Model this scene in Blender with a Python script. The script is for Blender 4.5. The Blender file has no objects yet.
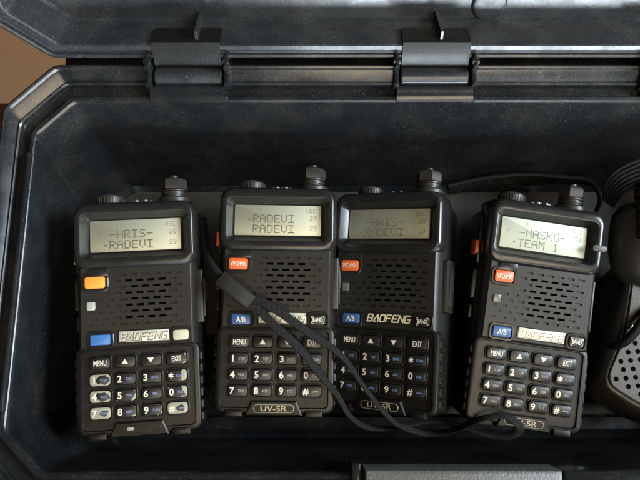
import bpy, math, random
from mathutils import Vector, Matrix

S = 0.001                      # everything below is written in millimetres
R = math.radians
random.seed(7)
scene = bpy.context.scene
COL = scene.collection

# ------------------------------------------------------------------ camera
TH = 12.0
cam_d = bpy.data.cameras.new('camera')
cam_d.sensor_width = 36.0
cam_d.lens = 36.0 * 600 / 640
cam_d.clip_start = 0.005
cam_d.clip_end = 50
cam = bpy.data.objects.new('camera', cam_d)
cam.location = (0, 0, 0.320)
cam.rotation_euler = (R(TH), 0, 0)
COL.objects.link(cam)
scene.camera = cam

# ------------------------------------------------------------------ world + lamps
w = bpy.data.worlds.new('World')
scene.world = w
w.use_nodes = True
bg = w.node_tree.nodes['Background']
bg.inputs[0].default_value = (1.0, 0.80, 0.55, 1)
bg.inputs[1].default_value = 0.02


def area(name, loc, target, sx, sy, power, col):
    l = bpy.data.lights.new(name, 'AREA')
    l.shape = 'RECTANGLE'
    l.size, l.size_y = sx, sy
    l.energy = power
    l.color = col
    o = bpy.data.objects.new(name, l)
    o.location = loc
    d = Vector(target) - Vector(loc)
    o.rotation_euler = d.to_track_quat('-Z', 'Y').to_euler()
    COL.objects.link(o)
    return o


area('window_light', (0.75, -1.50, 0.26), (0.02, 0.10, 0.05), 1.7, 0.40, 80, (0.80, 0.91, 1.0))
area('upper_window_light', (0.35, -1.30, 1.25), (0.02, 0.10, 0.05), 1.3, 0.22, 10, (0.80, 0.91, 1.0))
area('side_window_light', (1.25, 0.12, 0.86), (-0.05, 0.05, 0.04), 0.55, 0.55, 42, (0.78, 0.90, 1.0))
area('room_light', (0.34, -0.52, 1.38), (0.05, 0.05, 0.03), 0.9, 0.5, 11.5, (1.0, 0.83, 0.60))

scene.view_settings.view_transform = 'Standard'
scene.view_settings.look = 'None'
scene.view_settings.exposure = 0.0
scene.view_settings.gamma = 1.0


def at(u, v, z):
    """world millimetres of the photo's pixel (u, v) at height z"""
    a = R(TH)
    x, y = (u - 320) / 600, (240 - v) / 600
    d = Vector((x, y * math.cos(a) + math.sin(a), y * math.sin(a) - math.cos(a)))
    t = (z - 320) / d.z
    return Vector((d.x * t, d.y * t, z))


# ------------------------------------------------------------------ materials
def mat(name, col, rough=0.5, metal=0.0, bump=0.0, bscale=900, dust=0.0, dscale=520, spec=0.5,
        grime=0.0, gcol=(0.12, 0.10, 0.075), coat=0.0, rvar=0.0, scratch=0.0, alpha=1.0):
    m = bpy.data.materials.new(name)
    m.use_nodes = True
    nt = m.node_tree
    N, L = nt.nodes, nt.links
    b = N['Principled BSDF']
    b.inputs['Base Color'].default_value = (*col, 1)
    b.inputs['Roughness'].default_value = rough
    b.inputs['Metallic'].default_value = metal
    b.inputs['Specular IOR Level'].default_value = spec
    b.inputs['Coat Weight'].default_value = coat
    b.inputs['Coat Roughness'].default_value = 0.12
    tc = N.new('ShaderNodeTexCoord')
    out = None

    def noise(scale, detail=3, rough_=0.5):
        n = N.new('ShaderNodeTexNoise')
        n.inputs['Scale'].default_value = scale
        n.inputs['Detail'].default_value = detail
        n.inputs['Roughness'].default_value = rough_
        L.new(tc.outputs['Object'], n.inputs['Vector'])
        return n.outputs['Fac']

    def ramp(src, a, bb, va=0.0, vb=1.0):
        r = N.new('ShaderNodeMapRange')
        r.inputs['From Min'].default_value = a
        r.inputs['From Max'].default_value = bb
        r.inputs['To Min'].default_value = va
        r.inputs['To Max'].default_value = vb
        L.new(src, r.inputs['Value'])
        return r.outputs['Result']

    def math_(op, a, bb):
        n = N.new('ShaderNodeMath')
        n.operation = op
        for i, s in enumerate((a, bb)):
            if isinstance(s, (int, float)):
                n.inputs[i].default_value = s
            else:
                L.new(s, n.inputs[i])
        return n.outputs[0]

    def mix(fac, a, bb):
        n = N.new('ShaderNodeMix')
        n.data_type = 'RGBA'
        L.new(fac, n.inputs['Factor'])
        for s, k in ((a, 'A'), (bb, 'B')):
            sock = [i for i in n.inputs if i.name == k and i.type == 'RGBA'][0]
            if isinstance(s, tuple):
                sock.default_value = (*s, 1)
            else:
                L.new(s, sock)
        return [o for o in n.outputs if o.type == 'RGBA'][0]

    cur = tuple(col)
    if grime > 0:
        f = math_('MULTIPLY', ramp(noise(45, 6, 0.65), 0.45, 0.75), ramp(noise(1500, 2, 0.7), 0.35, 0.7))
        f = math_('MULTIPLY', f, grime)
        cur = mix(f, cur, gcol)
    mask = None
    if dust > 0:
        # scattered grains of pale dust lying on the plastic, two grain sizes
        for sc, th, k in ((dscale, 0.12, 0.40), (dscale * 2.3, 0.17, 0.34), (dscale * 4.2, 0.30, 0.26)):
            v = N.new('ShaderNodeTexVoronoi')
            v.inputs['Scale'].default_value = sc
            L.new(tc.outputs['Object'], v.inputs['Vector'])
            sep = N.new('ShaderNodeSeparateColor')
            L.new(v.outputs['Color'], sep.inputs[0])
            near = ramp(v.outputs['Distance'], th, th * 0.55)
            pick = ramp(math_('ADD', sep.outputs[0], ramp(noise(28, 4, 0.7), 0.35, 0.7, -0.25, 0.18)), 1.0 - 0.22 * dust, 1.05 - 0.22 * dust)
            f = math_('MULTIPLY', near, pick)
            f = math_('MULTIPLY', f, k)
            mask = f if mask is None else math_('MAXIMUM', mask, f)
        cur = mix(mask, cur, (0.36, 0.34, 0.29))
    if not isinstance(cur, tuple):
        L.new(cur, b.inputs['Base Color'])
    if rvar > 0:
        r = ramp(noise(60, 6, 0.65), 0.3, 0.7, rough - rvar, rough + rvar)
        if mask is not None:
            r = math_('MAXIMUM', r, math_('MULTIPLY', mask, 1.2))
        L.new(r, b.inputs['Roughness'])
    if bump > 0:
        bm = N.new('ShaderNodeBump')
        bm.inputs['Strength'].default_value = min(1, bump)
        bm.inputs['Distance'].default_value = 0.0003
        L.new(noise(bscale, 3, 0.6), bm.inputs['Height'])
        L.new(bm.outputs[0], b.inputs['Normal'])
    return m




def weave():
    m = bpy.data.materials.new('strap_webbing')
    m.use_nodes = True
    N, L = m.node_tree.nodes, m.node_tree.links
    b = N['Principled BSDF']
    b.inputs['Base Color'].default_value = (0.010, 0.009, 0.0075, 1)
    b.inputs['Roughness'].default_value = 0.8
    b.inputs['Specular IOR Level'].default_value = 0.35
    tc = N.new('ShaderNodeTexCoord')
    hs = []
    for ax in ('X', 'Y'):
        w_ = N.new('ShaderNodeTexWave')
        w_.bands_direction = ax
        w_.inputs['Scale'].default_value = 520
        w_.inputs['Distortion'].default_value = 1.2
        w_.inputs['Detail Scale'].default_value = 300
        L.new(tc.outputs['Object'], w_.inputs['Vector'])
        hs.append(w_.outputs['Fac'])
    mx = N.new('ShaderNodeMath')
    mx.operation = 'MULTIPLY'
    L.new(hs[0], mx.inputs[0]); L.new(hs[1], mx.inputs[1])
    bm = N.new('ShaderNodeBump')
    bm.inputs['Strength'].default_value = 0.8
    bm.inputs['Distance'].default_value = 0.00025
    L.new(mx.outputs[0], bm.inputs['Height'])
    L.new(bm.outputs[0], b.inputs['Normal'])
    cr = N.new('ShaderNodeMapRange')
    cr.inputs['To Min'].default_value = 0.5
    cr.inputs['To Max'].default_value = 2.6
    L.new(mx.outputs[0], cr.inputs['Value'])
    vm = N.new('ShaderNodeVectorMath')
    vm.operation = 'SCALE'
    vm.inputs[0].default_value = (0.010, 0.009, 0.0075)
    L.new(cr.outputs[0], vm.inputs['Scale'])
    L.new(vm.outputs[0], b.inputs['Base Color'])
    return m


def wornkey(name, x0, rx, ry, t):
    """black key coating rubbed through to cream plastic outside an uneven oval"""
    m = bpy.data.materials.new(name)
    m.use_nodes = True
    N, L = m.node_tree.nodes, m.node_tree.links
    b = N['Principled BSDF']
    b.inputs['Roughness'].default_value = 0.4
    tc = N.new('ShaderNodeTexCoord')
    oi = N.new('ShaderNodeObjectInfo')
    mp = N.new('ShaderNodeMapping')
    mp.inputs['Location'].default_value = (-x0 * S / (rx * S), 0, 0)
    mp.inputs['Scale'].default_value = (1 / (rx * S), 1 / (ry * S), 0)
    L.new(tc.outputs['Object'], mp.inputs[0])
    ln = N.new('ShaderNodeVectorMath')
    ln.operation = 'LENGTH'
    L.new(mp.outputs[0], ln.inputs[0])
    ad = N.new('ShaderNodeVectorMath')
    L.new(tc.outputs['Object'], ad.inputs[0])
    L.new(oi.outputs['Location'], ad.inputs[1])
    n = N.new('ShaderNodeTexNoise')
    n.inputs['Scale'].default_value = 520
    n.inputs['Detail'].default_value = 4
    L.new(ad.outputs[0], n.inputs['Vector'])
    a = N.new('ShaderNodeMath')
    a.operation = 'MULTIPLY_ADD'
    a.inputs[1].default_value = 1.5
    L.new(n.outputs['Fac'], a.inputs[0]); L.new(ln.outputs['Value'], a.inputs[2])
    r = N.new('ShaderNodeMapRange')
    r.inputs['From Min'].default_value = t + .75
    r.inputs['From Max'].default_value = t + .85
    L.new(a.outputs[0], r.inputs['Value'])
    sz = N.new('ShaderNodeSeparateXYZ')
    L.new(tc.outputs['Object'], sz.inputs[0])
    g = N.new('ShaderNodeMath')
    g.operation = 'GREATER_THAN'
    g.inputs[1].default_value = 0.55 * S
    L.new(sz.outputs[2], g.inputs[0])
    ml = N.new('ShaderNodeMath')
    ml.operation = 'MULTIPLY'
    L.new(r.outputs[0], ml.inputs[0]); L.new(g.outputs[0], ml.inputs[1])
    mx = N.new('ShaderNodeMix')
    mx.data_type = 'RGBA'
    L.new(ml.outputs[0], mx.inputs['Factor'])
    k = [i for i in mx.inputs if i.type == 'RGBA']
    k[0].default_value = (0.010, 0.009, 0.008, 1)
    k[1].default_value = (0.33, 0.31, 0.225, 1)
    L.new([o for o in mx.outputs if o.type == 'RGBA'][0], b.inputs['Base Color'])
    return m


M = {}
M['wfull'] = wornkey('key_worn_through', 1.4, 2.0, 1.5, .9)
M['whook'] = wornkey('key_worn_around', 1.2, 3.2, 1.9, 1.0)
M['wright'] = wornkey('key_worn_right', -1.6, 4.4, 3.2, 1.0)
M['wedge'] = wornkey('key_worn_edge', -1.2, 5.4, 3.6, 1.0)
M['case'] = mat('case_plastic', (0.010, 0.011, 0.012), 0.22, bump=0.08, bscale=260, dust=0.8, grime=0.5, rvar=0.08, gcol=(0.075, 0.066, 0.052))
M['lid'] = mat('lid_plastic', (0.018, 0.020, 0.022), 0.27, bump=0.10, bscale=420, dust=1.5, grime=0.45, rvar=0.12, gcol=(0.13, 0.13, 0.12))
M['latch'] = mat('latch_plastic', (0.10, 0.10, 0.095), 0.42, bump=0.9, bscale=900, dust=0.5, grime=0.6, rvar=0.08, gcol=(0.22, 0.21, 0.19))
M['body'] = mat('radio_plastic', (0.006, 0.0053, 0.0042), 0.38, bump=0.20, bscale=1800, spec=0.4, dust=0.28, dscale=900, rvar=0.06)
M['panel'] = mat('front_plastic', (0.016, 0.014, 0.0105), 0.43, bump=0.18, bscale=2200, spec=0.42, dust=0.22, dscale=1000, rvar=0.06)
M['gloss'] = mat('bezel_plastic', (0.014, 0.013, 0.012), 0.24, bump=0.06, bscale=900, dust=0.5, dscale=900, rvar=0.06)
M['knob'] = mat('knob_rubber', (0.030, 0.027, 0.022), 0.40, bump=0.2, bscale=2000, dust=0.3, dscale=1000)
M['key'] = mat('key_rubber', (0.010, 0.009, 0.008), 0.38, bump=0.12, bscale=2500)
M['hole'] = mat('hole_dark', (0.002, 0.002, 0.002), 0.9, spec=0.0)
M['print'] = mat('white_print', (0.72, 0.66, 0.52), 0.5)
M['printgrey'] = mat('grey_print', (0.34, 0.32, 0.29), 0.5)
M['printblue'] = mat('blue_print', (0.16, 0.26, 0.52), 0.5)
M['worn'] = mat('bare_key_plastic', (0.42, 0.38, 0.26), 0.45, bump=0.2, grime=0.6, gcol=(0.1, 0.09, 0.06))
M['orange'] = mat('orange_button', (0.72, 0.115, 0.02), 0.38, bump=0.1)
M['amber'] = mat('amber_button', (0.85, 0.30, 0.045), 0.35, bump=0.1)
M['blue'] = mat('blue_button', (0.035, 0.10, 0.24), 0.36, bump=0.1)
M['bluelite'] = mat('light_blue_button', (0.05, 0.17, 0.42), 0.33, bump=0.1)
M['cream'] = mat('cream_button', (0.55, 0.52, 0.34), 0.38, bump=0.1)
M['led'] = mat('clear_lamp', (0.38, 0.38, 0.33), 0.25, coat=0.5)
M['leddim'] = mat('grey_lamp', (0.11, 0.11, 0.10), 0.3, coat=0.4)
M['lcd'] = mat('lcd_green', (0.50, 0.50, 0.385), 0.52, metal=0.85, grime=0.15, gcol=(0.5, 0.5, 0.36))
M['lcdpale'] = mat('lcd_pale', (0.42, 0.44, 0.35), 0.58, metal=0.45, grime=0.8, gcol=(0.66, 0.68, 0.52))
M['lcddust'] = mat('lcd_dusty', (0.50, 0.50, 0.385), 0.52, metal=0.85, dust=0.7, dscale=700)
M['ink'] = mat('lcd_ink', (0.10, 0.10, 0.060), 0.5)
M['inkfaint'] = mat('lcd_faint_ink', (0.17, 0.165, 0.10), 0.5)
M['inkpale'] = mat('lcd_pale_ink', (0.13, 0.14, 0.10), 0.5)
M['inkdim'] = mat('lcd_dim_ink', (0.13, 0.12, 0.075), 0.5)
M['foil'] = mat('logo_foil', (0.55, 0.53, 0.42), 0.42, metal=0.3, bump=0.3, bscale=1500, grime=0.6, gcol=(0.25, 0.22, 0.15))
M['foilbright'] = mat('logo_silver_foil', (0.75, 0.73, 0.66), 0.30, metal=0.5, bump=0.3, bscale=1500)
M['gold'] = mat('logo_gold', (0.85, 0.74, 0.46), 0.40, metal=0.2)
M['silver'] = mat('logo_silver', (0.74, 0.71, 0.58), 0.35, metal=0.4)
M['modelprint'] = mat('model_print', (0.50, 0.44, 0.28), 0.45, metal=0.2)
M['foilink'] = mat('logo_shadow_print', (0.20, 0.17, 0.10), 0.4, metal=0.4)
M['metal'] = mat('worn_metal', (0.55, 0.52, 0.45), 0.28, metal=1.0, bump=0.2)
M['strap'] = weave()
M['sleeve'] = mat('strap_sleeve', (0.020, 0.018, 0.015), 0.45, bump=0.3)
M['glaremark'] = mat('glare_mark_grey', (0.045, 0.042, 0.036), 0.5)
M['cable'] = mat('cable_rubber', (0.006, 0.0055, 0.005), 0.6, bump=0.2, spec=0.12)
M['mic'] = mat('microphone_plastic', (0.050, 0.042, 0.030), 0.5, bump=0.5, bscale=1800, dust=0.2)
M['handle'] = mat('handle_plastic', (0.022, 0.020, 0.016), 0.36, bump=0.2, dust=0.2)
M['liner'] = mat('case_floor_plastic', (0.030, 0.025, 0.018), 0.6, bump=0.3, bscale=700, dust=0.35, grime=0.4, rvar=0.08)
M['floor'] = mat('floor_boards', (0.30, 0.155, 0.072), 0.5, grime=0.3)


def wood():
    m = bpy.data.materials.new('table_wood')
    m.use_nodes = True
    N, L = m.node_tree.nodes, m.node_tree.links
    b = N['Principled BSDF']
    tc = N.new('ShaderNodeTexCoord')
    mp = N.new('ShaderNodeMapping')
    mp.inputs['Scale'].default_value = (6, 60, 6)
    n = N.new('ShaderNodeTexNoise')
    n.inputs['Scale'].default_value = 2
    n.inputs['Detail'].default_value = 8
    cr = N.new('ShaderNodeValToRGB')
    cr.color_ramp.elements[0].position = 0.3
    cr.color_ramp.elements[0].color = (0.050, 0.014, 0.006, 1)
    cr.color_ramp.elements[1].position = 0.7
    cr.color_ramp.elements[1].color = (0.13, 0.042, 0.016, 1)
    L.new(tc.outputs['Object'], mp.inputs[0])
    L.new(mp.outputs[0], n.inputs['Vector'])
    L.new(n.outputs[0], cr.inputs[0])
    L.new(cr.outputs[0], b.inputs['Base Color'])
    b.inputs['Roughness'].default_value = 0.4
    return m


M['wood'] = wood()


# ------------------------------------------------------------------ mesh builder (mm)
class MB:
    def __init__(s):
        s.v, s.f, s.m = [], [], []

    def face(s, pts, mi=0):
        i = len(s.v)
        s.v += [tuple(p) for p in pts]
        s.f.append(tuple(range(i, i + len(pts))))
        s.m.append(mi)

    def loft(s, loops, cap0=False, cap1=False, mi=0, closed=True, mcap=None):
        n = len(loops[0])
        base = len(s.v)
        for lp in loops:
            s.v += [tuple(p) for p in lp]
        for k in range(len(loops) - 1):
            a, b = base + k * n, base + (k + 1) * n
            for i in range(n if closed else n - 1):
                j = (i + 1) % n
                s.f.append((a + i, a + j, b + j, b + i))
                s.m.append(mi)
        if cap0:
            s.f.append(tuple(base + i for i in reversed(range(n))))
            s.m.append(mi)
        if cap1:
            o = base + (len(loops) - 1) * n
            s.f.append(tuple(o + i for i in range(n)))
            s.m.append(mi if mcap is None else mcap)

    def box(s, x0, x1, y0, y1, z0, z1, b=0.0, mi=0):
        cx, cy, wx, wy = (x0 + x1) / 2, (y0 + y1) / 2, abs(x1 - x0), abs(y1 - y0)
        b = min(b, wx * .45, wy * .45, abs(z1 - z0) * .45)
        if b <= 0:
            lp = [rr(cx, cy, wx, wy, 0, z) for z in (z0, z1)]
        else:
            lp = [rr(cx, cy, wx - b, wy - b, 0, z0), rr(cx, cy, wx, wy, 0, z0 + b / 2), rr(cx, cy, wx, wy, 0, z1 - b),
                  rr(cx, cy, wx - .6 * b, wy - .6 * b, 0, z1 - .3 * b), rr(cx, cy, wx - 2 * b, wy - 2 * b, 0, z1)]
        s.loft(lp, True, True, mi)

    def pad(s, cx, cy, wx, wy, r, z0, z1, b=0.4, mi=0, n=4):
        """rounded pad with a softened top edge"""
        s.loft([rr(cx, cy, wx, wy, r, z0, n), rr(cx, cy, wx, wy, r, z1 - b, n),
                rr(cx, cy, wx - .6 * b, wy - .6 * b, max(r - .3 * b, .05), z1 - .3 * b, n),
                rr(cx, cy, wx - 2 * b, wy - 2 * b, max(r - b, .05), z1, n)], True, True, mi)

    def frame(s, cx, cy, wx, wy, r, t, z0, z1, mi=0, n=4):
        s.loft([rr(cx, cy, wx, wy, r, z0, n), rr(cx, cy, wx, wy, r, z1 - .2, n), rr(cx, cy, wx - .5, wy - .5, max(r - .25, .05), z1, n),
                rr(cx, cy, wx - 2 * t + .4, wy - 2 * t + .4, max(r - t + .2, .05), z1, n),
                rr(cx, cy, wx - 2 * t, wy - 2 * t, max(r - t, .05), z1 - .3, n), rr(cx, cy, wx - 2 * t, wy - 2 * t, max(r - t, .05), z0, n)], mi=mi)

    def lathe(s, prof, axis='y', n=24, c=(0, 0, 0), mi=0, cap=True):
        loops = []
        for r, h in prof:
            lp = []
            for i in range(n):
                a = 2 * math.pi * i / n
                u, v = r * math.cos(a), r * math.sin(a)
                if axis == 'y':
                    p = (c[0] + u, c[1] + h, c[2] - v)
                elif axis == 'x':
                    p = (c[0] + h, c[1] + u, c[2] + v)
                else:
                    p = (c[0] + u, c[1] + v, c[2] + h)
                lp.append(p)
            loops.append(lp)
        s.loft(loops, cap, cap, mi)

    def tube(s, pts, r, n=10, mi=0, up=Vector((0, 0, 1)), flat=None, twist=None):
        """sweep a round section (or a flat one: flat=(width, thickness))"""
        P = smooth_path(pts)
        loops = []
        for i, p in enumerate(P):
            t = (P[min(i + 1, len(P) - 1)] - P[max(i - 1, 0)]).normalized()
            side = t.cross(up)
            if side.length < 1e-4:
                side = Vector((1, 0, 0))
            side.normalize()
            nn = side.cross(t).normalized()
            tw = 0 if twist is None else twist(i / (len(P) - 1))
            a, b = side * math.cos(tw) + nn * math.sin(tw), -side * math.sin(tw) + nn * math.cos(tw)
            rr_ = r(i / (len(P) - 1)) if callable(r) else r
            lp = []
            for k in range(n):
                an = 2 * math.pi * k / n
                cu, cv = math.cos(an), math.sin(an)
                if flat:
                    e = lambda c: math.copysign(abs(c) ** 0.45, c)
                    lp.append(p + a * e(cu) * flat[0] / 2 + b * e(cv) * flat[1] / 2)
                else:
                    lp.append(p + a * cu * rr_ + b * cv * rr_)
            loops.append(lp)
        s.loft(loops, True, True, mi)

    def text(s, txt, cx, cy, z, size, mi=0, wide=1.0, shear=0.0, bold=0.0, left=False):
        v, f = glyphs(txt, bold)
        w_ = max(p[0] for p in v)
        h_ = 0.70
        o = len(s.v)
        for x, y in v:
            xx = (x - (0 if left else w_ / 2)) * size * wide
            yy = (y - h_ / 2) * size
            s.v.append((cx + xx + yy * shear, cy + yy, z))
        for q in f:
            s.f.append(tuple(o + i for i in q))
            s.m.append(mi)

    def rot(s, mtx, start=0):
        for i in range(start, len(s.v)):
            s.v[i] = tuple(mtx @ Vector(s.v[i]))

    def build(s, name, mats, parent=None, smooth=32):
        me = bpy.data.meshes.new(name)
        me.from_pydata([(x * S, y * S, z * S) for x, y, z in s.v], [], s.f)
        if not isinstance(mats, (list, tuple)):
            mats = [mats]
        for mm in mats:
            me.materials.append(mm)
        me.polygons.foreach_set('material_index', s.m)
        me.polygons.foreach_set('use_smooth', [True] * len(s.f))
        me.update()
        me.set_sharp_from_angle(angle=R(smooth))
        return link(name, me, parent)


def link(name, me, parent=None):
    o = bpy.data.objects.new(name, me)
    COL.objects.link(o)
    o.parent = parent
    return o


def rr(cx, cy, wx, wy, r, z, n=4):
    """rounded rectangle loop, counter-clockwise"""
    hx, hy = wx / 2, wy / 2
    if r <= 0:
        return [(cx - hx, cy - hy, z), (cx + hx, cy - hy, z), (cx + hx, cy + hy, z), (cx - hx, cy + hy, z)]
    r = min(r, hx * .999, hy * .999)
    out = []
    for sx, sy, a0 in ((-1, -1, 180), (1, -1, 270), (1, 1, 0), (-1, 1, 90)):
        for k in range(n + 1):
            a = R(a0 + 90 * k / n)
            out.append((cx + sx * (hx - r) + r * math.cos(a), cy + sy * (hy - r) + r * math.sin(a), z))
    return out


def smooth_path(pts, sub=8):
    P = [Vector(p) for p in pts]
    if len(P) < 3:
        return P
    out = []
    for i in range(len(P) - 1):
        p0 = P[i - 1] if i else P[0] * 2 - P[1]
        p1, p2 = P[i], P[i + 1]
        p3 = P[i + 2] if i + 2 < len(P) else P[-1] * 2 - P[-2]
        for k in range(sub):
            t = k / sub
            out.append(0.5 * ((2 * p1) + (-p0 + p2) * t + (2 * p0 - 5 * p1 + 4 * p2 - p3) * t * t + (-p0 + 3 * p1 - 3 * p2 + p3) * t ** 3))
    out.append(P[-1])
    return out


_gl = {}


def glyphs(txt, bold=0.0):
    k = (txt, bold)
    if k not in _gl:
        c = bpy.data.curves.new('txt', 'FONT')
        c.body = txt
        c.size = 1
        c.offset = bold
        c.resolution_u = 3
        o = bpy.data.objects.new('txt', c)
        COL.objects.link(o)
        dg = bpy.context.evaluated_depsgraph_get()
        me = o.evaluated_get(dg).to_mesh()
        v = [(p.co.x, p.co.y) for p in me.vertices]
        x0 = min(p[0] for p in v)
        v = [(x - x0, y) for x, y in v]
        f = [tuple(p.vertices) for p in me.polygons]
        o.evaluated_get(dg).to_mesh_clear()
        bpy.data.objects.remove(o)
        bpy.data.curves.remove(c)
        _gl[k] = (v, f)
    return _gl[k]


def thing(name, label, cat, loc=(0, 0, 0), rot=(0, 0, 0), group=None):
    o = bpy.data.objects.new(name, None)
    o.empty_display_size = 0.02
    COL.objects.link(o)
    o.location = [c * S for c in loc]
    o.rotation_euler = rot
    tag(o, label, cat, group)
    return o


def tag(o, label, cat, group=None):
    o['label'] = label
    o['category'] = cat
    if group:
        o['group'] = group
    return o


# ================================================================== SETTING
ZF = -26.0            # inside floor of the case
ZT = -36.0            # table top
mb = MB()
mb.box(-2600, 2600, -2600, 2600, -760, -740)
fl = mb.build('floor', M['floor'])
fl['kind'] = 'structure'

tb = thing('table', 'dark reddish brown wooden table under the plastic case', 'table', (0, 0, ZT))
mb = MB()
mb.box(-620, 620, -520, 166, -24, 0, 3)
mb.build('tabletop', M['wood'], tb)
for sx in (-570, 570):
    for sy in (-470, 116):
        mb = MB()
        mb.loft([rr(sx, sy, 60, 60, 5, -24.5), rr(sx, sy, 60, 60, 5, -300), rr(sx, sy, 42, 42, 5, -709.5)], True, True)
        mb.build('leg', M['wood'], tb)

# ================================================================== THE CASE
BX = 55.0                                  # middle of the case
XL = -134.0
XR = 2 * BX - XL
HING = (-63.0, 55.0, 173.0)
HW = 18.5
case = thing('toolbox', 'open black plastic case with chamfered corners, holding the four radios', 'toolbox', (0, 0, 0))


def octo(x0, x1, y0, y1, c, z, zh=None, yh=None, rnd=3.0, extra=True):
    """octagon loop; points along the back edge let the hinge pockets dip"""
    pts = []
    cor = [((x0 + c, y0), (x0, y0 + c)), ((x0, y1 - c), (x0 + c, y1)), ((x1 - c, y1), (x1, y1 - c)), ((x1, y0 + c), (x1 - c, y0))]

    def corner(p, a, b):
        p = Vector(p); a = (Vector(a) - p).normalized(); b = (Vector(b) - p).normalized()
        for t in (0, .25, .5, .75, 1):
            q = (p + a * rnd) * (1 - t) ** 2 + p * 2 * t * (1 - t) + (p + b * rnd) * t * t
            pts.append((q.x, q.y, z))
    ring = [(x0 + c, y0), (x0, y0 + c), (x0, y1 - c), (x0 + c, y1), (x1 - c, y1), (x1, y1 - c), (x1, y0 + c), (x1 - c, y0)]
    for i, p in enumerate(ring):
        corner(p, ring[i - 1], ring[(i + 1) % 8])
        if i == 3 and extra:
            for h in HING:
                zz, yy = (z, y1) if zh is None else (zh, yh)
                pts.append((h - HW - .3, y1, z)); pts.append((h - HW + .3, yy, zz))
                pts.append((h + HW - .3, yy, zz)); pts.append((h + HW + .3, y1, z))
    return [(px, py, pz) for px, py, pz in pts]


def rim(o, z, zh=None, oh=None):
    k = 0.86
    return octo(XL - o * k, XR + o * k, -43 - o, 124 + o, 17 + o * .28, z, z if zh is None else zh, 124 + (o if oh is None else oh))


mb = MB()
loops = [octo(-122, 232, -27, 95, 16, ZF), octo(-129, 239, -33, 101, 18, ZF + .8), octo(-133.5, 243.5, -37.5, 105.5, 20, ZF + 4), octo(-134.6, 244.6, -38.6, 107, 20, ZF + 9),
         octo(-134, 244, -42.6, 122.4, 17, 44), rim(0, 50), rim(0.15, 51.4), rim(.6, 52.3, 52.6), rim(1.3, 52.8, 53.2), rim(2.8, 53.0, 53.8), rim(3.4, 52.4, 54.0),
         rim(3.8, 50.4, 54.2, 4.4), rim(4.4, 49.8, 54.5, 5.2), rim(8.5, 50.3, 55.0, 6.8), rim(9.0, 51.0, 55.0, 7.4), rim(9.3, 52.6, 54.2, 7.9), rim(9.9, 53.2, 50, 8.2),
         rim(10.5, 53.1, 38, 8.6), rim(10.9, 52.4, 36, 10), rim(14.6, 55.0, 36, 13), rim(15.5, 55.5, 36, 15), rim(16.0, 56.6, 36, 16), rim(16.7, 57.0, 36, 16.8), rim(17.6, 56.6, 36, 17.7), rim(18.2, 55.4, 36, 18.2),
         rim(18.2, 44, 34), rim(14, 40, 32), rim(12, ZT + 8), rim(10, ZT + .5)]
mb.loft(loops, False, True)
# floor panel inside (lighter, slightly raised insert)
mb2 = MB()
mb2.loft([octo(-118, 228, -26, 92, 14, ZF - 1, extra=False), octo(-118, 228, -26, 92, 14, ZF + .8, extra=False),
          octo(-117, 227, -25, 91, 14, ZF + 1.3, extra=False)], True, True)
tub = mb.build('case_tub', M['case'], case, smooth=24)
me = tub.data
mb = MB()
mb.loft([octo(-131, 241, 18, 106.2, 22, ZF + 1.0, rnd=12, extra=False), octo(-130, 240, 19, 105.4, 22, ZF + 1.8, rnd=12, extra=False)], True, True)
mb.build('floor_insert', M['liner'], case)

# seal groove cover strips down the left and right inner rims
for sx in (-1, 1):
    mb = MB()
    x0 = BX + sx * (BX - XL + 0.6)
    x1 = BX + sx * (BX - XL + 2.4)
    mb.box(min(x0, x1), max(x0, x1), -18, 98, 53, 56.0, .5)
    mb.build('seal_strip', M['case'], case)

# latch block on the front rim and the pocket behind it
mb = MB()
mb.box(18.5, 99.5, -70, -41.2, 42, 60.0, 1.6)
mb.build('latch', M['latch'], case)
mb = MB()
mb.box(13, 17, -56, -38.8, 36, 57.2, 1.0)
mb.build('latch_guard', M['case'], case)
mb = MB()
mb.box(101, 180, -60, -41.5, 40, 57.4, 2.4)
mb.build('latch_guard', M['case'], case)

mb = MB()
mb.box(-128, 238, 141.5, 160, 38, 44.5, 1.0)
mb.build('hinge_rail', M['case'], case)
# hinge ears, barrels
for h in HING:
    for sx in (-1, 1):
        mb = MB()
        x = h + sx * (HW + .1)
        mb.box(x - 1.3, x + 1.3, 131, 146.5, 40, 57.6, 1.0)
        mb.lathe([(1.5, -1.6), (1.5, 1.6)], 'x', 14, (x, 141.5, 60), 0)
        mb.box(x - 1.2, x + 1.2, 138, 145.5, 56.5, 61.5, 1.0)
        mb.lathe([(0.9, -1.75), (0.9, 1.75)], 'x', 12, (x, 141.8, 59.4), 1)
        mb.build('hinge_ear', [M['case'], M['hole']], case)
    mb = MB()
    mb.lathe([(4.2, -16.2), (4.9, -15.6), (4.9, 15.6), (4.2, 16.2)], 'x', 26, (h, 137.2, 52.0))
    mb.build('hinge_barrel', M['lid'], case)

# ---- lid (standing open behind the tub) : (x, p, q) -> world
LO = Vector((0, 144.5, 57.5))
LA = R(32)
LP = Vector((0, math.sin(LA), math.cos(LA)))
LQ = Vector((0, math.cos(LA), -math.sin(LA)))


def lidpt(x, p, q):
    v = LO + LP * p + LQ * q
    return (x, v.y, v.z)


def lidloop(i, q):
    lp = octo(-151 + i, 261 - i, i, 186 - i, 23 - i * .35, q, rnd=3, extra=False)
    return [lidpt(x, p * .82, qq) for x, p, qq in lp]


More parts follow.
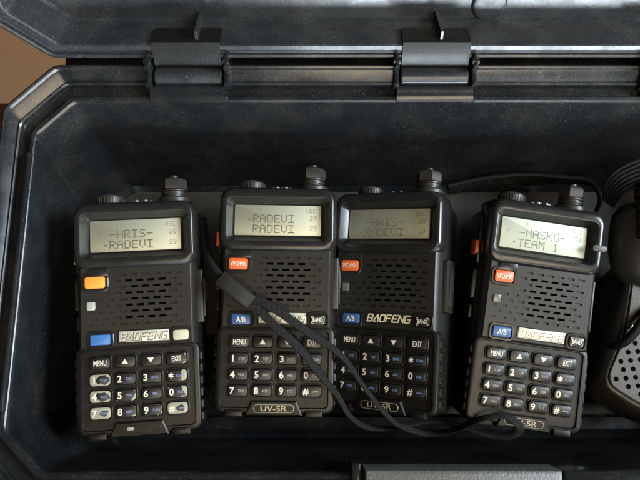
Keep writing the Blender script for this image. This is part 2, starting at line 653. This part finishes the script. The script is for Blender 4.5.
mb = MB()
prof = [(3, 27), (1.2, 25), (0.4, 12), (0, 1), (.4, 0), (1.4, -.4), (2.2, 0), (2.6, 1.6), (4.0, 2.0), (4.4, .8), (5.2, .2), (7.8, .2), (8.4, .8), (8.8, 2.2), (10.4, 20.5), (11.6, 22.2)]
mb.loft([lidloop(i, q) for i, q in prof], False, True)
mb.loft([lidloop(3, 27), lidloop(5, 27.4)], False, True)
lid = mb.build('lid', M['lid'], case, smooth=24)
for x in (-58, 57, 176):            # stiffening ribs on the lid's inner shelf
    mb = MB()
    st = len(mb.v)
    mb.box(x - .7, x + .7, 6.9, 13, 1.5, 22.6, .3)
    for i in range(st, len(mb.v)):
        mb.v[i] = lidpt(*mb.v[i])
    mb.build('rib', M['lid'], lid)
for (x, p) in ((81.9, 16.5),):
    mb = MB()
    prof_ = [(8.9, 22.4), (8.3, 21.9), (7.9, 21.5), (7.2, 21.3), (5.0, 21.3)]
    loops = []
    for r_, q in prof_:
        loops.append([lidpt(x + r_ * math.cos(2 * math.pi * k / 28), p + r_ * math.sin(2 * math.pi * k / 28), q) for k in range(28)])
    mb.loft(loops, False, True)
    mb.build('boss', M['lid'], lid)
for h in HING:                      # knuckles reaching from the lid's edge to the barrels
    mb = MB()
    prof_ = [(140.2, 52), (142, 57), (145.4, 61.6), (148.6, 64.6), (151, 63.8), (160, 58.6), (157, 54), (147, 47), (142, 46)]
    mb.loft([[(x, y, z) for y, z in prof_] for x in (h - 16, h + 16)], True, True)
    mb.build('knuckle', M['body'], lid)

# ================================================================== RADIOS
FONT5 = {
    'A': '01110 10001 10001 11111 10001 10001 10001', 'C': '01110 10001 10000 10000 10000 10001 01110', 'D': '11110 10001 10001 10001 10001 10001 11110',
    'E': '11111 10000 10000 11110 10000 10000 11111', 'H': '10001 10001 10001 11111 10001 10001 10001', 'I': '11111 00100 00100 00100 00100 00100 11111',
    'K': '10001 10010 10100 11000 10100 10010 10001', 'M': '10001 11011 10101 10101 10001 10001 10001', 'N': '10001 11001 10101 10011 10001 10001 10001',
    'O': '01110 10001 10001 10001 10001 10001 01110', 'R': '11110 10001 10001 11110 10100 10010 10001', 'S': '01111 10000 10000 01110 00001 00001 11110',
    'T': '11111 00100 00100 00100 00100 00100 00100', 'U': '10001 10001 10001 10001 10001 10001 01110', 'V': '10001 10001 10001 10001 10001 01010 00100',
    '-': '00000 00000 00000 11111 00000 00000 00000', ' ': '00000 00000 00000 00000 00000 00000 00000', '1': '00100 01100 00100 00100 00100 00100 01110',
    '2': '01110 10001 00001 00110 01000 10000 11111', '8': '01110 10001 10001 01110 10001 10001 01110', '9': '01110 10001 10001 01111 00001 00001 01110',
    '5': '11111 10000 11110 00001 00001 10001 01110', '0': '01110 10001 10011 10101 11001 10001 01110'}


def dots(mb, txt, x, y, px, z, mi, hscale=1.0):
    """dot-matrix lettering, x,y = top left"""
    g = px * 0.07
    for ch in txt:
        for r_, row in enumerate(FONT5[ch].split()):
            k = 0
            while k < 5:
                if row[k] == '1':
                    e = k
                    while e + 1 < 5 and row[e + 1] == '1':
                        e += 1
                    x0, x1 = x + k * px + g, x + (e + 1) * px - g
                    y1, y0 = y - r_ * px * hscale - g, y - (r_ + 1) * px * hscale + g
                    mb.face([(x0, y0, z), (x1, y0, z), (x1, y1, z), (x0, y1, z)], mi)
                    k = e + 1
                else:
                    k += 1
        x += px * 6


LOGO = {  # stroke letters on a 1 x 1 cell
    'B': [[(0, 0), (0, 1), (.85, 1), (1, .85), (1, .62), (.85, .5), (.25, .5)], [(.85, .5), (1, .38), (1, .15), (.85, 0), (0, 0)]],
    'A': [[(0, 0), (.62, 1), (.75, 1), (1, 0)], [(.35, .0), (.62, .0)]],
    'O': [[(.1, 0), (0, .1), (0, .9), (.1, 1), (.9, 1), (1, .9), (1, .1), (.9, 0), (.1, 0)]],
    'F': [[(0, 0), (0, 1), (1, 1)], [(0, .5), (.8, .5)]],
    'E': [[(1, 1), (.1, 1), (0, .9), (0, .1), (.1, 0), (1, 0)], [(0, .5), (.85, .5)]],
    'N': [[(0, 0), (0, 1), (1, 0), (1, 1)]],
    'G': [[(1, 1), (.1, 1), (0, .9), (0, .1), (.1, 0), (1, 0), (1, .48), (.55, .48)]]}


def strokes(mb, word, cx, cy, h, w_, gap, t, z, mi, shear=0.25):
    tot = len(word) * w_ + (len(word) - 1) * gap
    x = cx - tot / 2
    for ch in word:
        for pl in LOGO[ch]:
            P = [Vector((x + a * w_ + (b - .5) * h * shear, cy + (b - .5) * h)) for a, b in pl]
            for a, b in zip(P, P[1:]):
                d = (b - a)
                if d.length < 1e-6:
                    continue
                d.normalize()
                n = Vector((-d.y, d.x)) * t / 2
                a2, b2 = a - d * t * .35, b + d * t * .35
                z += 0.0004
                mb.face([(*(a2 - n), z), (*(b2 - n), z), (*(b2 + n), z), (*(a2 + n), z)], mi)
        x += w_ + gap


KX = (-17.3, -5.9, 5.95, 17.65)
KY = (-6.9, -14.7, -22.2, -29.7)
KEYS = [('MENU', ''), ('up', ''), ('down', ''), ('EXIT', ''), ('1', 'STEP'), ('2', 'TXP'), ('3', 'SAVE'), ('*', 'SCAN'), ('4', 'VOX'), ('5', 'WN'), ('6', 'ABR'), ('0', 'SQL'),
        ('7', 'TDR'), ('8', 'BEEP'), ('9', 'TOT'), ('#', 'lock')]
_cache = {}


def cached(key, name, make, mats, parent, smooth=32):
    if key in _cache:
        return link(name, _cache[key], parent)
    mb = MB()
    make(mb)
    o = mb.build(name, mats, parent, smooth)
    _cache[key] = o.data
    return o


def body_mesh(mb):
    # battery / back shell
    def L(y0, y1, w_, z, r=3.5):
        return rr(0, (y0 + y1) / 2, w_, y1 - y0, r, z, 4)
    mb.loft([L(-39, 62, 48, -34.5), L(-40, 63, 55, -33), L(-40.5, 64, 58, -29), L(-40.5, 65, 58.8, -14), L(-40.5, 65, 58, -8), L(-39.8, 64.5, 53.5, -4.5), L(-39.5, 64, 52, -4.4)], True, True)
    # shoulders carrying the knobs
    mb.loft([rr(0, 66, 50, 4, 1.5, -26), rr(0, 66, 54, 6, 2, -22), rr(0, 66, 54, 6, 2, -6), rr(0, 65.5, 52, 5, 2, -3)], True, True)
    # seam along the battery
    for sx in (-1, 1):
        for k in range(6):
            y = -34.5 + k * 5.6
            mb.box(min(sx * 26.8, sx * 29.5), max(sx * 26.8, sx * 29.5), y - 2.1, y + 2.1, -14.5, -1.6, 1.0)
        mb.box(min(sx * 26, sx * 28.4), max(sx * 26, sx * 28.4), 1, 40, -26, -18, .8)


def panel_mesh(mb):
    """upper front plate, real slots in the speaker grille"""
    Z = 1.6
    X0, X1, Y0, Y1 = -25.2, 25.4, 0.6, 37.5
    # sloping skirt
    def q(x0, x1, y0, y1, z):
        return rr((x0 + x1) / 2, (y0 + y1) / 2, x1 - x0, y1 - y0, 0, z)
    mb.loft([q(X0 - 2.4, X1 + 2.4, Y0 - 2.3, Y1 + .5, -5.5), q(X0 - 1.9, X1 + 1.9, Y0 - 1.9, Y1 + .5, -.8), q(X0 - .5, X1 + .5, Y0 - .6, Y1 + .3, Z - .35), q(X0, X1, Y0, Y1, Z)], True, False)
    PX, dash, hh = 5.15, 3.4, 1.1
    rows = []
    for r_ in range(9):
        y = 33.7 - 2.88 * r_
        off = 0 if r_ % 2 == 0 else -PX / 2
        sl = []
        for k in range(6):
            x = -7.6 + off + k * PX
            deep = 1 <= k - (0 if r_ % 2 else 0) <= 4 and 1 <= r_ <= 7
            sl.append((x, x + dash, 1.5 if deep else .8))
        if r_ >= 4:
            for k in range(1, 4):
                x = -7.6 + off - k * PX
                if x > X0 + 2 and not (r_ < 5 and x < -18):
                    sl.append((x, x + dash * .8, .45))
        rows.append((y - hh / 2, y + hh / 2, sorted(sl)))
    rows.sort()
    y = Y0
    for y0, y1, sl in rows + [(Y1, Y1, [])]:
        mb.face([(X0, y, Z), (X1, y, Z), (X1, y0, Z), (X0, y0, Z)])
        if y1 <= y0:
            break
        x = X0
        for a, b, dp in sl:
            mb.face([(x, y0, Z), (a, y0, Z), (a, y1, Z), (x, y1, Z)])
            zb = Z - dp
            lo = [(a, y0), (b, y0), (b, y1), (a, y1)]
            for i in range(4):
                p, r2 = lo[i], lo[(i + 1) % 4]
                mb.face([(*p, Z), (*r2, Z), (*r2, zb), (*p, zb)], 0)
            mb.face([(*p_, zb) for p_ in lo], 1 if dp > 1 else 0)
            x = b
        mb.face([(x, y0, Z), (X1, y0, Z), (X1, y1, Z), (x, y1, Z)])
        y = y1


def housing_mesh(mb):
    cy = 52.4
    mb.loft([rr(0, cy, 55, 31, 5, -15, 5), rr(0, cy, 57.6, 32.5, 6, -10, 5), rr(0, cy, 58, 33, 6.5, -2, 5), rr(0, cy, 57.2, 32.2, 6.5, .6, 5), rr(0, cy, 54.8, 29.6, 5.5, 2.7, 5),
             rr(0, cy, 53.5, 28.2, 5, 3.1, 5), rr(0, cy + .2, 50.8, 22.4, 3.2, 3.1, 5), rr(0, cy + .2, 50.2, 21.6, 3.0, 3.0, 5), rr(0, cy + .2, 49.6, 21.0, 2.8, 2.4, 5),
             rr(-.1, cy + .2, 44.6, 16.6, 1.0, -1.6, 5), rr(-.1, cy + .2, 44, 16, .8, -1.9, 5)], True, True)
    # small bridge between housing and orange button
    mb.box(-21.5, -12.5, 33.4, 37.2, 1.0, 2.6, .4)


def key_panel_mesh(mb):
    cy = -19.8
    mb.loft([rr(0, cy, 54, 40, 3, -9), rr(0, cy, 57, 41.6, 4, -5), rr(0, cy, 57.2, 41.8, 4, -1.6), rr(0, cy, 56, 40.6, 3.6, -.1), rr(0, cy, 54.6, 39.4, 3, .25), rr(0, cy + .3, 51.6, 37, 2.2, .25),
             rr(0, cy + .3, 50.8, 36.2, 2, -.7)], True, True)
    # tab below the keys and feet beside it
    mb.loft([[(-13.5, -41.2, -3), (13.5, -41.2, -3), (10.8, -34.6, -3), (-10.8, -34.6, -3)], [(-13.5, -41.2, .6), (13.5, -41.2, .6), (10.8, -34.6, .6), (-10.8, -34.6, .6)],
             [(-12.7, -40.6, 1.1), (12.7, -40.6, 1.1), (10.2, -35.2, 1.1), (-10.2, -35.2, 1.1)]], True, True)
    for sx in (-1, 1):
        mb.box(sx * 19 - 4.2, sx * 19 + 4.2, -42.0, -38.6, -4, 1.0, .7)


def key_mesh(i, worn, sub):
    big, small = KEYS[i]

    def mk(mb):
        mb.frame(0, 0, 10.9, 6.8, 2.0, .6, -1.2, -.3, 4)
        mb.pad(0, 0, 9.3, 5.3, 1.6, -1.2, .9, .45, 0)
        z = .93
        if big in ('MENU', 'EXIT'):
            mb.text(big, .2, 0, z, 3.7, 1, .60, bold=.016)
        elif big == 'up':
            mb.face([(-1.5, -1.1, z), (1.5, -1.1, z), (0, 1.3, z)], 1)
        elif big == 'down':
            mb.face([(-1.5, 1.1, z), (0, -1.3, z), (1.5, 1.1, z)], 1)
        else:
            if big == '*':
                for k in range(3):
                    a = math.pi * k / 3 + math.pi / 2
                    dx, dy = math.cos(a), math.sin(a)
                    mb.face([(-2.6 + 1.25 * dx - .26 * dy, 1.25 * dy + .26 * dx, z + .002 * k), (-2.6 - 1.25 * dx - .26 * dy, -1.25 * dy + .26 * dx, z + .002 * k),
                             (-2.6 - 1.25 * dx + .26 * dy, -1.25 * dy - .26 * dx, z + .002 * k), (-2.6 + 1.25 * dx + .26 * dy, 1.25 * dy - .26 * dx, z + .002 * k)], 1)
            else:
                mb.text(big, -2.6, 0, z, 4.4, 1, 1.0, bold=.022)
            if small == 'lock':
                mb.frame(.9, -.1, 1.1, 1.0, .4, .25, z - .02, z + .02, 2)
                mb.box(1.4, 3.2, -.25, .05, z - .02, z + .02, 0, 2)
                mb.box(2.8, 3.1, -.7, -.2, z - .02, z + .02, 0, 2)
            else:
                mb.text(small, 1.6, -.1, z, 1.75, 2, .82, bold=.01)
    return mk


def radio(cfg):
    rt = thing('two_way_radio', cfg['label'], 'two-way radio', cfg['loc'], [R(a) for a in cfg['rot']], 'handheld radios lying in the case')
    rid = cfg['id']
    cached('body', 'body', body_mesh, M['body'], rt)
    cached('panel', 'speaker_grille', panel_mesh, [M['panel'], M['hole']], rt)
    hs = cached('housing', 'screen_housing', housing_mesh, M['gloss'], rt, 40)
    cached('keypan', 'keypad_panel', key_panel_mesh, M['body'], rt)
    # screen
    mb = MB()
    cx, cy, z = -.15, 52.65, -1.5
    mb.pad(cx, cy, 42.8, 15.2, .5, -1.85, z, .1, 0)
    zi = z + .03
    L0, T0 = cx - 21.3, cy + 7.5
    px = .585
    def line(txt, row, arrow=None, ch=''):
        n = len(txt)
        x = L0 + 8.9 + (0 if n > 5 else 0)
        y = T0 - 4.7 - row * 5.1
        dots(mb, txt, x, y, px, zi, 1)
        if arrow:
            s_ = 1 if arrow == 'up' else -1
            mb.face([(x - 2.6, y - 2.3 - s_ * .5, zi), (x - 1.0, y - 2.3 - s_ * .5, zi), (x - 1.8, y - 2.3 + s_ * .6, zi)][::s_], 1)
        if ch:
            dots(mb, ch, L0 + 37.2, y - .4, .30, zi, 2, 1.15)
    t1, a1, c1, t2, a2, c2 = cfg['lcd']
    line(t1, 0, a1, c1)
    line(t2, 1, a2, c2)
    dots(mb, 'CT', L0 + 3.0, T0 - 5.6, .2, zi, 2)
    dots(mb, 'S', L0 + 11.8, T0 - 1.5, .25, zi, 2)
    dots(mb, 'VEC', L0 + 35.4, T0 - 1.6, .28, zi, 2, 1.1)
    lm, i1, i2 = cfg['lcdm']
    mb.build('screen', [M[lm], M[i1], M[i2]], hs)
    # glass over the recess is not modelled: the photo shows the bare window floor
    # keys
    for i in range(16):
        worn = cfg['worn'].get(i)
        sub = cfg['sub']
        key = ('key', i, worn, sub)
        k = cached(key, 'key', key_mesh(i, worn, sub), [M['w' + worn] if worn else M['key'], M['print'], M[sub], M['worn'], M['panel']], rt)
        k.location = (KX[i % 4] * S, KY[i // 4] * S, .3 * S)
        if worn:
            k['label'] = 'key worn down to bare cream plastic'

    def button(name, x, y, w_, h_, mname, txt=None, ts=1.9, brackets=False, r=1.0, tm='print', z1=3.0):
        def mk(mb):
            mb.frame(0, 0, w_ + 3.2, h_ + 3.2, r + 1.4, 1.1, -.2, z1 - .55, 1)
            mb.pad(0, 0, w_, h_, r, -.2, z1, .5, 0)
            if txt:
                mb.text(txt, 0, 0, z1 + .03, ts, 2, .62 if len(txt) > 3 else .8, bold=.018)
            if brackets:
                for sx in (-1, 1):
                    for sy in (-1, 1):
                        mb.box(*sorted((sx * (w_ / 2 - 1.6), sx * (w_ / 2 - .6))), *sorted((sy * (h_ / 2 - .75), sy * (h_ / 2 - .55))), z1, z1 + .03, 0, 2)
                        mb.box(*sorted((sx * (w_ / 2 - .8), sx * (w_ / 2 - .6))), *sorted((sy * (h_ / 2 - 1.6), sy * (h_ / 2 - .6))), z1, z1 + .03, 0, 2)
        o = cached((name, mname, txt, brackets), name, mk, [M[mname], M['gloss'], M[tm]], rt)
        o.location = (x * S, y * S, 0)
        return o
    button('mode_button', -18.6, 30.5, 9.2, 5.6, cfg['vfo'][0], cfg['vfo'][1], 3.3, r=1.2)
    button('channel_button', -16.5, 3.8, 9.0, 4.9, cfg['ab'][0], cfg['ab'][1], 3.6, r=.8)
    button('band_button', 20.3, 4.0, 7.2, 4.8, cfg['band'][0], cfg['band'][1], 2.9, brackets=bool(cfg['band'][1]), r=1.2)
    mb = MB()
    mb.pad(-20.6, 19.6, 3.8, 4.0, .7, 1.0, 2.3, .3)
    mb.build('indicator_lamp', M[cfg['led']], rt)
    # logo plate
    mb = MB()
    pm = cfg['logo']
    mb.pad(3.2, 4.6, 24.2, 6.0, .5, 1.3, 1.85, .15, 0)
    if pm == 'gold':
        strokes(mb, 'BAOFENG', 3.2, 4.6, 3.3, 2.35, .85, .62, 1.88, 1)
    else:
        mb.pad(3.2, 4.6, 22.8, 5.0, .4, 1.6, 1.95, .1, 1)
        strokes(mb, 'BAOFENG', 3.45, 4.35, 3.3, 2.2, .85, .85, 1.98, 2)
        strokes(mb, 'BAOFENG', 3.2, 4.6, 3.3, 2.2, .85, .48, 2.0, 3)
    mb.box(-10.3, -10.0, 2.4, 7.0, 1.4, 1.8, 0, 0)
    mb.build('logo_plate', [M['gloss'], M['gold'] if pm == 'gold' else M[pm], M['foilink'], M['silver']], rt)
    # model plate
    mb = MB()
    zp = 1.12
    if cfg['model']:
        mb.frame(0, -37.9, 19.4, 3.9, 1.9, .34, zp - .1, zp + .14, 1)
        mb.text('UV-5R', 0, -37.85, zp + .1, 3.4, 1, 1.35, bold=.008)
    else:
        mb.frame(0, -37.9, 19.4, 3.9, 1.9, .34, zp - .1, zp + .14, 0)
        mb.pad(-4, -37.6, 3.2, 1.4, .6, zp - .1, zp + .1, .1, 1)
    mb.build('model_plate', [M['body'], M['modelprint'] if cfg['model'] else M['printgrey']], rt)

    # knobs on the top edge
    def knob(mb):
        mb.lathe([(6.3, 0), (6.6, .5), (6.6, 4.2), (6.0, 5.0), (4.6, 5.3)], 'y', 30, (0, 0, 0), 0)
        mb.lathe([(4.4, 5.2), (4.2, 5.5), (.5, 5.5)], 'y', 24, (0, 0, 0), 1)
        for k in range(30):
            a = 2 * math.pi * k / 30
            st = len(mb.v)
            mb.box(-.22, .22, .8, 4.0, 6.4, 6.85, .1)
            mb.rot(Matrix.Rotation(a, 3, 'Y'), st)
    o = cached('vol', 'volume_knob', knob, [M['knob'], M['metal']], rt)
    o.location = (-14.5 * S, 69.0 * S, -13 * S)

    def ant(mb):
        mb.lathe([(8.0, 0), (8.0, 3.2), (7.2, 4.0), (5.6, 4.2), (5.6, 5.0), (6.3, 5.2), (6.3, 5.9), (5.5, 6.1), (5.5, 6.8), (6.4, 7.0), (6.4, 7.6), (5.2, 7.8)], 'y', 30)
        loops = []
        for rr_, h in ((5.2, 7.7), (6.5, 8.1), (6.7, 8.6), (6.7, 12.2), (6.2, 13.2), (5.0, 13.9), (4.2, 14.0)):
            loops.append([(rr_ * math.cos(math.pi / 3 * k + math.pi / 6 * 0), h, -rr_ * math.sin(math.pi / 3 * k)) for k in range(6)])
        mb.loft(loops, False, True)
        mb.lathe([(2.4, 13.8), (2.4, 15.2), (.4, 15.4)], 'y', 16)
    o = cached('ant', 'antenna_socket', ant, M['knob'], rt, 28)
    o.location = (16.8 * S, 68.4 * S, -14 * S)

    def torch(mb):
        mb.loft([rr(0, 0, 13, 9, 2.5, 0), rr(0, 0, 12.5, 8.5, 2.3, 1.4), rr(0, 0, 10, 6.5, 2, 1.8)], True, True)
        for k in range(5):
            mb.lathe([(1.1, .5), (1.0, 2.2), (.5, 2.6)], 'z', 12, (-4.4 + 2.2 * k, 1.2 * (-1) ** k, .4), 1)
        mb.rot(Matrix.Rotation(R(-90), 3, 'X'))
    o = cached('torch', 'torch_lens', torch, [M['gloss'], M['led']], rt)
    o.location = (1.0 * S, 68.6 * S, -12 * S)

    # left side keys
    def ptt(mb):
        mb.box(-31.0, -26, 18, 33, -18, -8, 1.0)
        mb.box(-30.6, -26, 8, 15, -17, -9, 1.0)
        mb.box(-30.0, -26, 36, 60, -9.5, -8, .4)
    cached('ptt', 'push_to_talk_key', ptt, M['panel'], rt)
    mb = MB()
    mb.box(-31.5, -27.6, 40.5, 47.5, -16, -8, 1.2)
    mb.build('call_button', M['orange' if not rid == 1 else 'amber'], rt)
    # right side jack cover

    def jack(mb):
        mb.box(26.4, 30.6, 9, 35, -20, -5.0, 1.2)
        mb.box(29.2, 31.3, 12, 31, -15, -7.5, .5)
        mb.box(28.9, 31.8, 20, 29, -12.6, -9.4, .4)
    cached('jack', 'jack_cover', jack, M['panel'], rt)
    if rid == 4:  # added grey pad stands for a glare and scratch mark on the bezel
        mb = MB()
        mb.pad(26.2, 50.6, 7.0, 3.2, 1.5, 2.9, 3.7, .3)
        mb.build('bezel_glare_mark', M['glaremark'], hs)
    if cfg['clip'] > 0:
        mb = MB()
        z1 = -34.5
        z0 = z1 - cfg['clip']
        mb.box(-8, 8, 20, 44, z1 - 3, z1 + .4, .6)
        mb.loft([rr(0, -2, 18, 60, 5, z0), rr(0, -2, 19, 61, 5, z0 + 1), rr(0, -2, 18, 60, 5, z0 + 2)], True, True)
        mb.box(-7, 7, 24, 28.5, z0 + 1, z1 - 2, .5)
        mb.build('belt_clip', M['body'], rt)
    return rt


WORN1 = {3: 'edge', 4: 'hook', 7: 'right', 8: 'hook', 11: 'right', 12: 'full', 15: 'full', 5: None, 13: 'edge', 14: 'edge', 9: 'edge'}
radio(dict(id=1, label='radio with rubbed cream keys, blank blue button and amber button, leftmost in the case', loc=(-85.59, 10.03, 33.77), rot=(5.62, 4.82, 3.75),
           lcd=('-HRIS-', None, '28', 'RADEVI', 'down', '29'), lcdm=('lcd', 'ink', 'inkfaint'), worn=WORN1, sub='printblue', vfo=('amber', None), ab=('bluelite', None),
           band=('cream', None), led='led', logo='foilbright', model=False, clip=11))
radio(dict(id=2, label='radio under the wrist strap, its screen reading RADEVI twice', loc=(-21.45, 18.82, 28.03), rot=(4.7, .92, -.71),
           lcd=('RADEVI', 'up', '29', 'RADEVI', None, '29'), lcdm=('lcd', 'ink', 'inkfaint'), worn={}, sub='printgrey', vfo=('orange', 'VFO/MR'), ab=('blue', 'A/B'),
           band=('key', 'BAND'), led='leddim', logo='foil', model=True, clip=10))
radio(dict(id=3, label='radio rolled to the left with a dim shaded screen and gold lettering without a plate', loc=(31.5, 19.42, 18.9), rot=(4.91, -23.57, -5.29),
           lcd=('-HRIS-', None, '28', 'RADEVI', 'down', '29'), lcdm=('lcddust', 'inkdim', 'inkdim'), worn={}, sub='printblue', vfo=('orange', 'VFO/MR'), ab=('blue', 'A/B'),
           band=('key', 'BAND'), led='leddim', logo='gold', model=True, clip=0))
radio(dict(id=4, label='radio tilted clockwise with a pale bright screen reading NASKO TEAM 1', loc=(103.38, 11.27, 23.83), rot=(7.72, 3.11, -7.89),
           lcd=('-NASKO-', None, '51', 'TEAM 1', 'down', ''), lcdm=('lcdpale', 'inkpale', 'inkpale'), worn={}, sub='printgrey', vfo=('orange', 'VFO/MR'), ab=('blue', 'A/B'),
           band=('key', 'BAND'), led='leddim', logo='foil', model=True, clip=4))

# ================================================================== WRIST STRAP
st = thing('wrist_strap', 'black woven wrist strap looped across the second and third radios', 'wrist strap', at(250, 302, 36))
inv = -Vector(at(250, 302, 36))


def P(u, v, z):
    return Vector(at(u, v, z)) + inv


mb = MB()
mb.tube([P(199, 216, 12), P(201, 232, 14), P(205, 248, 20), P(212, 265, 29), P(222, 279, 35), P(228, 286, 36.5)], 1.9, 12)
mb.tube([P(205, 218, 4), P(207, 240, 10), P(211, 258, 22), P(219, 272, 32), P(228, 284, 36.0)], 1.2, 10)
mb.build('cord', M['strap'], st)
mb = MB()
mb.tube([P(221, 279, 36), P(228, 284.5, 36.8), P(240, 294, 36.8), P(251, 303, 36)], 3.6, 20, flat=(7.6, 4.6))
mb.build('sleeve', M['sleeve'], st)
mb = MB()
band = [(248, 298, 36), (262, 302, 36.5), (284, 315, 36.5), (312, 335, 35), (332, 348, 31), (347, 362, 27), (362, 384, 24), (381, 409, 22), (397, 424, 18), (414, 431, 12), (432, 434, 10), (455, 430, 15), (480, 419.5, 24),
        (500, 415.5, 26.5), (513, 420, 27), (519.5, 428, 26), (512, 435, 24), (495, 436.5, 21), (475, 432, 17), (455, 424.5, 12), (430, 421, 9), (405, 425, 9), (384, 428.5, 11), (364, 426, 16), (349, 415, 20), (337, 395, 24),
        (319, 373, 31), (299, 348, 34), (275, 326, 35.5), (258, 309, 36), (247, 302, 36)]
nb = len(band)


def tw(t):
    # lies flat at the sleeve, stands on edge over the third radio and in the far loop
    s_ = abs(t - .5) * 2
    k = max(0.0, min(1.0, (0.93 - s_) / .3))
    return R(62) * k * (1 if t < .5 else -1) if abs(t - .5) > .06 else R(62) * k * (t - .5) / -.06


mb.tube([P(*b) for b in band], 2, 12, flat=(4.2, 1.1), twist=tw)
mb.build('strap_band', M['strap'], st)

# ================================================================== SPEAKER MICROPHONE
mz = 22
mpoly = [(634, 268), (627, 317), (624, 336), (607.5, 375), (611, 387), (640, 405), (672, 417), (700, 408), (716, 380), (716, 340), (706, 290), (690, 264)]
mic = thing('speaker_microphone', 'grey brown speaker microphone with a round-hole grille at the right edge', 'microphone', at(665, 350, mz))
mi_ = -Vector(at(665, 350, mz))
C0 = Vector(at(665, 350, mz))


def mloop(scale, z, grow=0):
    base = [Vector(at(u, v, mz)) for u, v in mpoly]
    out = []
    n = len(base)
    for i in range(n):
        p, a, b = base[i], base[i - 1], base[(i + 1) % n]
        for t in (0.0, .33, .67, 1.0):
            q0, q1 = p.lerp(a, .3), p.lerp(b, .3)
            q = q0 * (1 - t) ** 2 + p * 2 * t * (1 - t) + q1 * t * t
            d = q - C0
            d.z = 0
            q = q + d.normalized() * grow
            out.append((q.x - C0.x, q.y - C0.y, z))
    return out


mb = MB()
mb.loft([mloop(1, -38, 0), mloop(1, -36, 3), mloop(1, -20, 6.5), mloop(1, -8, 5.5), mloop(1, -3, 3.6), mloop(1, -.6, 2.0), mloop(1, 0, 1.0), mloop(1, 0, .5), mloop(1, -.9, .3), mloop(1, -.9, -.1)], True, True)
mb.build('case_back', M['handle'], mic, 40)
mb = MB()
mb.loft([mloop(1, -.9, -.3), mloop(1, .3, -.3), mloop(1, .7, -.8)], False, False)
face = mloop(1, .7, -.8)
# slanted grid of dark discs on the face, hole shade put into their colour
u0 = Vector(at(625, 344, mz)) - C0
ex = (Vector(at(634.6, 343.2, mz)) - Vector(at(625, 344, mz)))
ey = (Vector(at(620.6, 361.4, mz)) - Vector(at(625.3, 344, mz))) / 2
from mathutils.geometry import intersect_point_tri_2d


def inside(pt, poly):
    c = False
    j = len(poly) - 1
    for i in range(len(poly)):
        xi, yi, xj, yj = poly[i][0], poly[i][1], poly[j][0], poly[j][1]
        if (yi > pt.y) != (yj > pt.y) and pt.x < (xj - xi) * (pt.y - yi) / (yj - yi) + xi:
            c = not c
        j = i
    return c


mb.face(face, 0)
top = len(mb.f) - 1
small = mloop(1, .7, -3.2)
hole = MB()
for a in range(-4, 12):
    for b in range(-3, 9):
        c = u0 + ex * (a + (0.5 if b % 2 else 0)) + ey * b
        # sheared rows follow the taper of the shell
        if inside(c, small) and (c.y < (Vector(at(640, 338, mz)) - C0).y):
            hole.lathe([(1.22, .70), (1.15, .78), (1.0, .76), (.98, .72), (.96, .715)], 'z', 16, (c.x, c.y, .02), 0)
mb.build('grille', M['mic'], mic, 30)
o = hole.build('grille_hole_discs', M['hole'], mic)
mb = MB()
c = Vector(at(629, 326, mz)) - C0
mb.lathe([(1.5, .6), (1.5, 1.1), (1.1, 1.3)], 'z', 16, (c.x, c.y, 0))
mb.build('screw', M['metal'], mic)
mb = MB()
pts = [(598, 356, 8), (606, 350, 14), (616, 346, 22), (626, 341, 26), (634, 333, 27), (641, 323, 27), (650, 312, 26), (662, 300, 22)]
mb.tube([Vector(at(*p)) - C0 for p in pts], lambda t: 1.0 + 1.2 * min(1, t * 3), 12)
mb.build('cord', M['cable'], mic)

# ================================================================== RIBBED HANDLE
hc = Vector(at(660, 236, 20))
hd = thing('torch', 'black round-shouldered torch body with a ribbed neck at the right edge above the microphone', 'torch', hc, (R(4), 0, R(-6)))
mb = MB()
mb.lathe([(6, -30), (17, -27), (23.5, -20), (25.5, -10), (25.5, 0), (24.5, 8), (21, 13), (17.6, 15)], 'y', 40)
mb.v = [(x, y, z * .55) for x, y, z in mb.v]
mb.build('body', M['handle'], hd, 50)
mb = MB()
prof = []
for k in range(4):
    y = -4 + k * 7.0
    prof += [(16.4, y), (17.4, y + .5), (17.2, y + 5.0), (16.2, y + 5.6), (15.4, y + 6.1)]
prof += [(15.0, 25.0), (9, 26)]
mb.lathe([(16.8, -5)] + prof, 'y', 40, cap=True)
o = mb.build('ribbed_neck', M['mic'], hd, 20)
o.location.z = 11 * S

# ================================================================== COILED CABLES
cb = thing('coiled_cable', 'thin black cable coiled against the back wall of the case behind the radios', 'cable', at(600, 175, -10))
ci = -Vector(at(600, 175, -10))
mb = MB()
for k in range(6):
    z = -15 + 3.0 * k
    off = k * 2.6
    pts = [(448, 192.5 - off * .5, z - 3), (480, 188 - off * .7, z - 2), (520, 184 - off * .7, z), (560, 182 - off * .4, z + 2), (590, 184 - off * .2, z + 2), (600, 198, z), (596, 212, z - 3)]
    mb.tube([Vector(at(*p)) + ci for p in pts], 1.25, 8)
for k in range(7):
    r_ = k * 4.2
    pts = [(604 + r_ * .35, 200 + r_ * .25, 18), (605 + r_ * .5, 186 + r_ * .55, 24), (614 + r_ * .4, 173 + r_ * .8, 28), (632 + r_ * .2, 163 + r_ * .95, 30), (655, 157 + r_, 30), (690, 160 + r_, 26)]
    mb.tube([Vector(at(*p)) + ci for p in pts], 0.95, 8)
mb.build('cable_turns', M['cable'], cb)
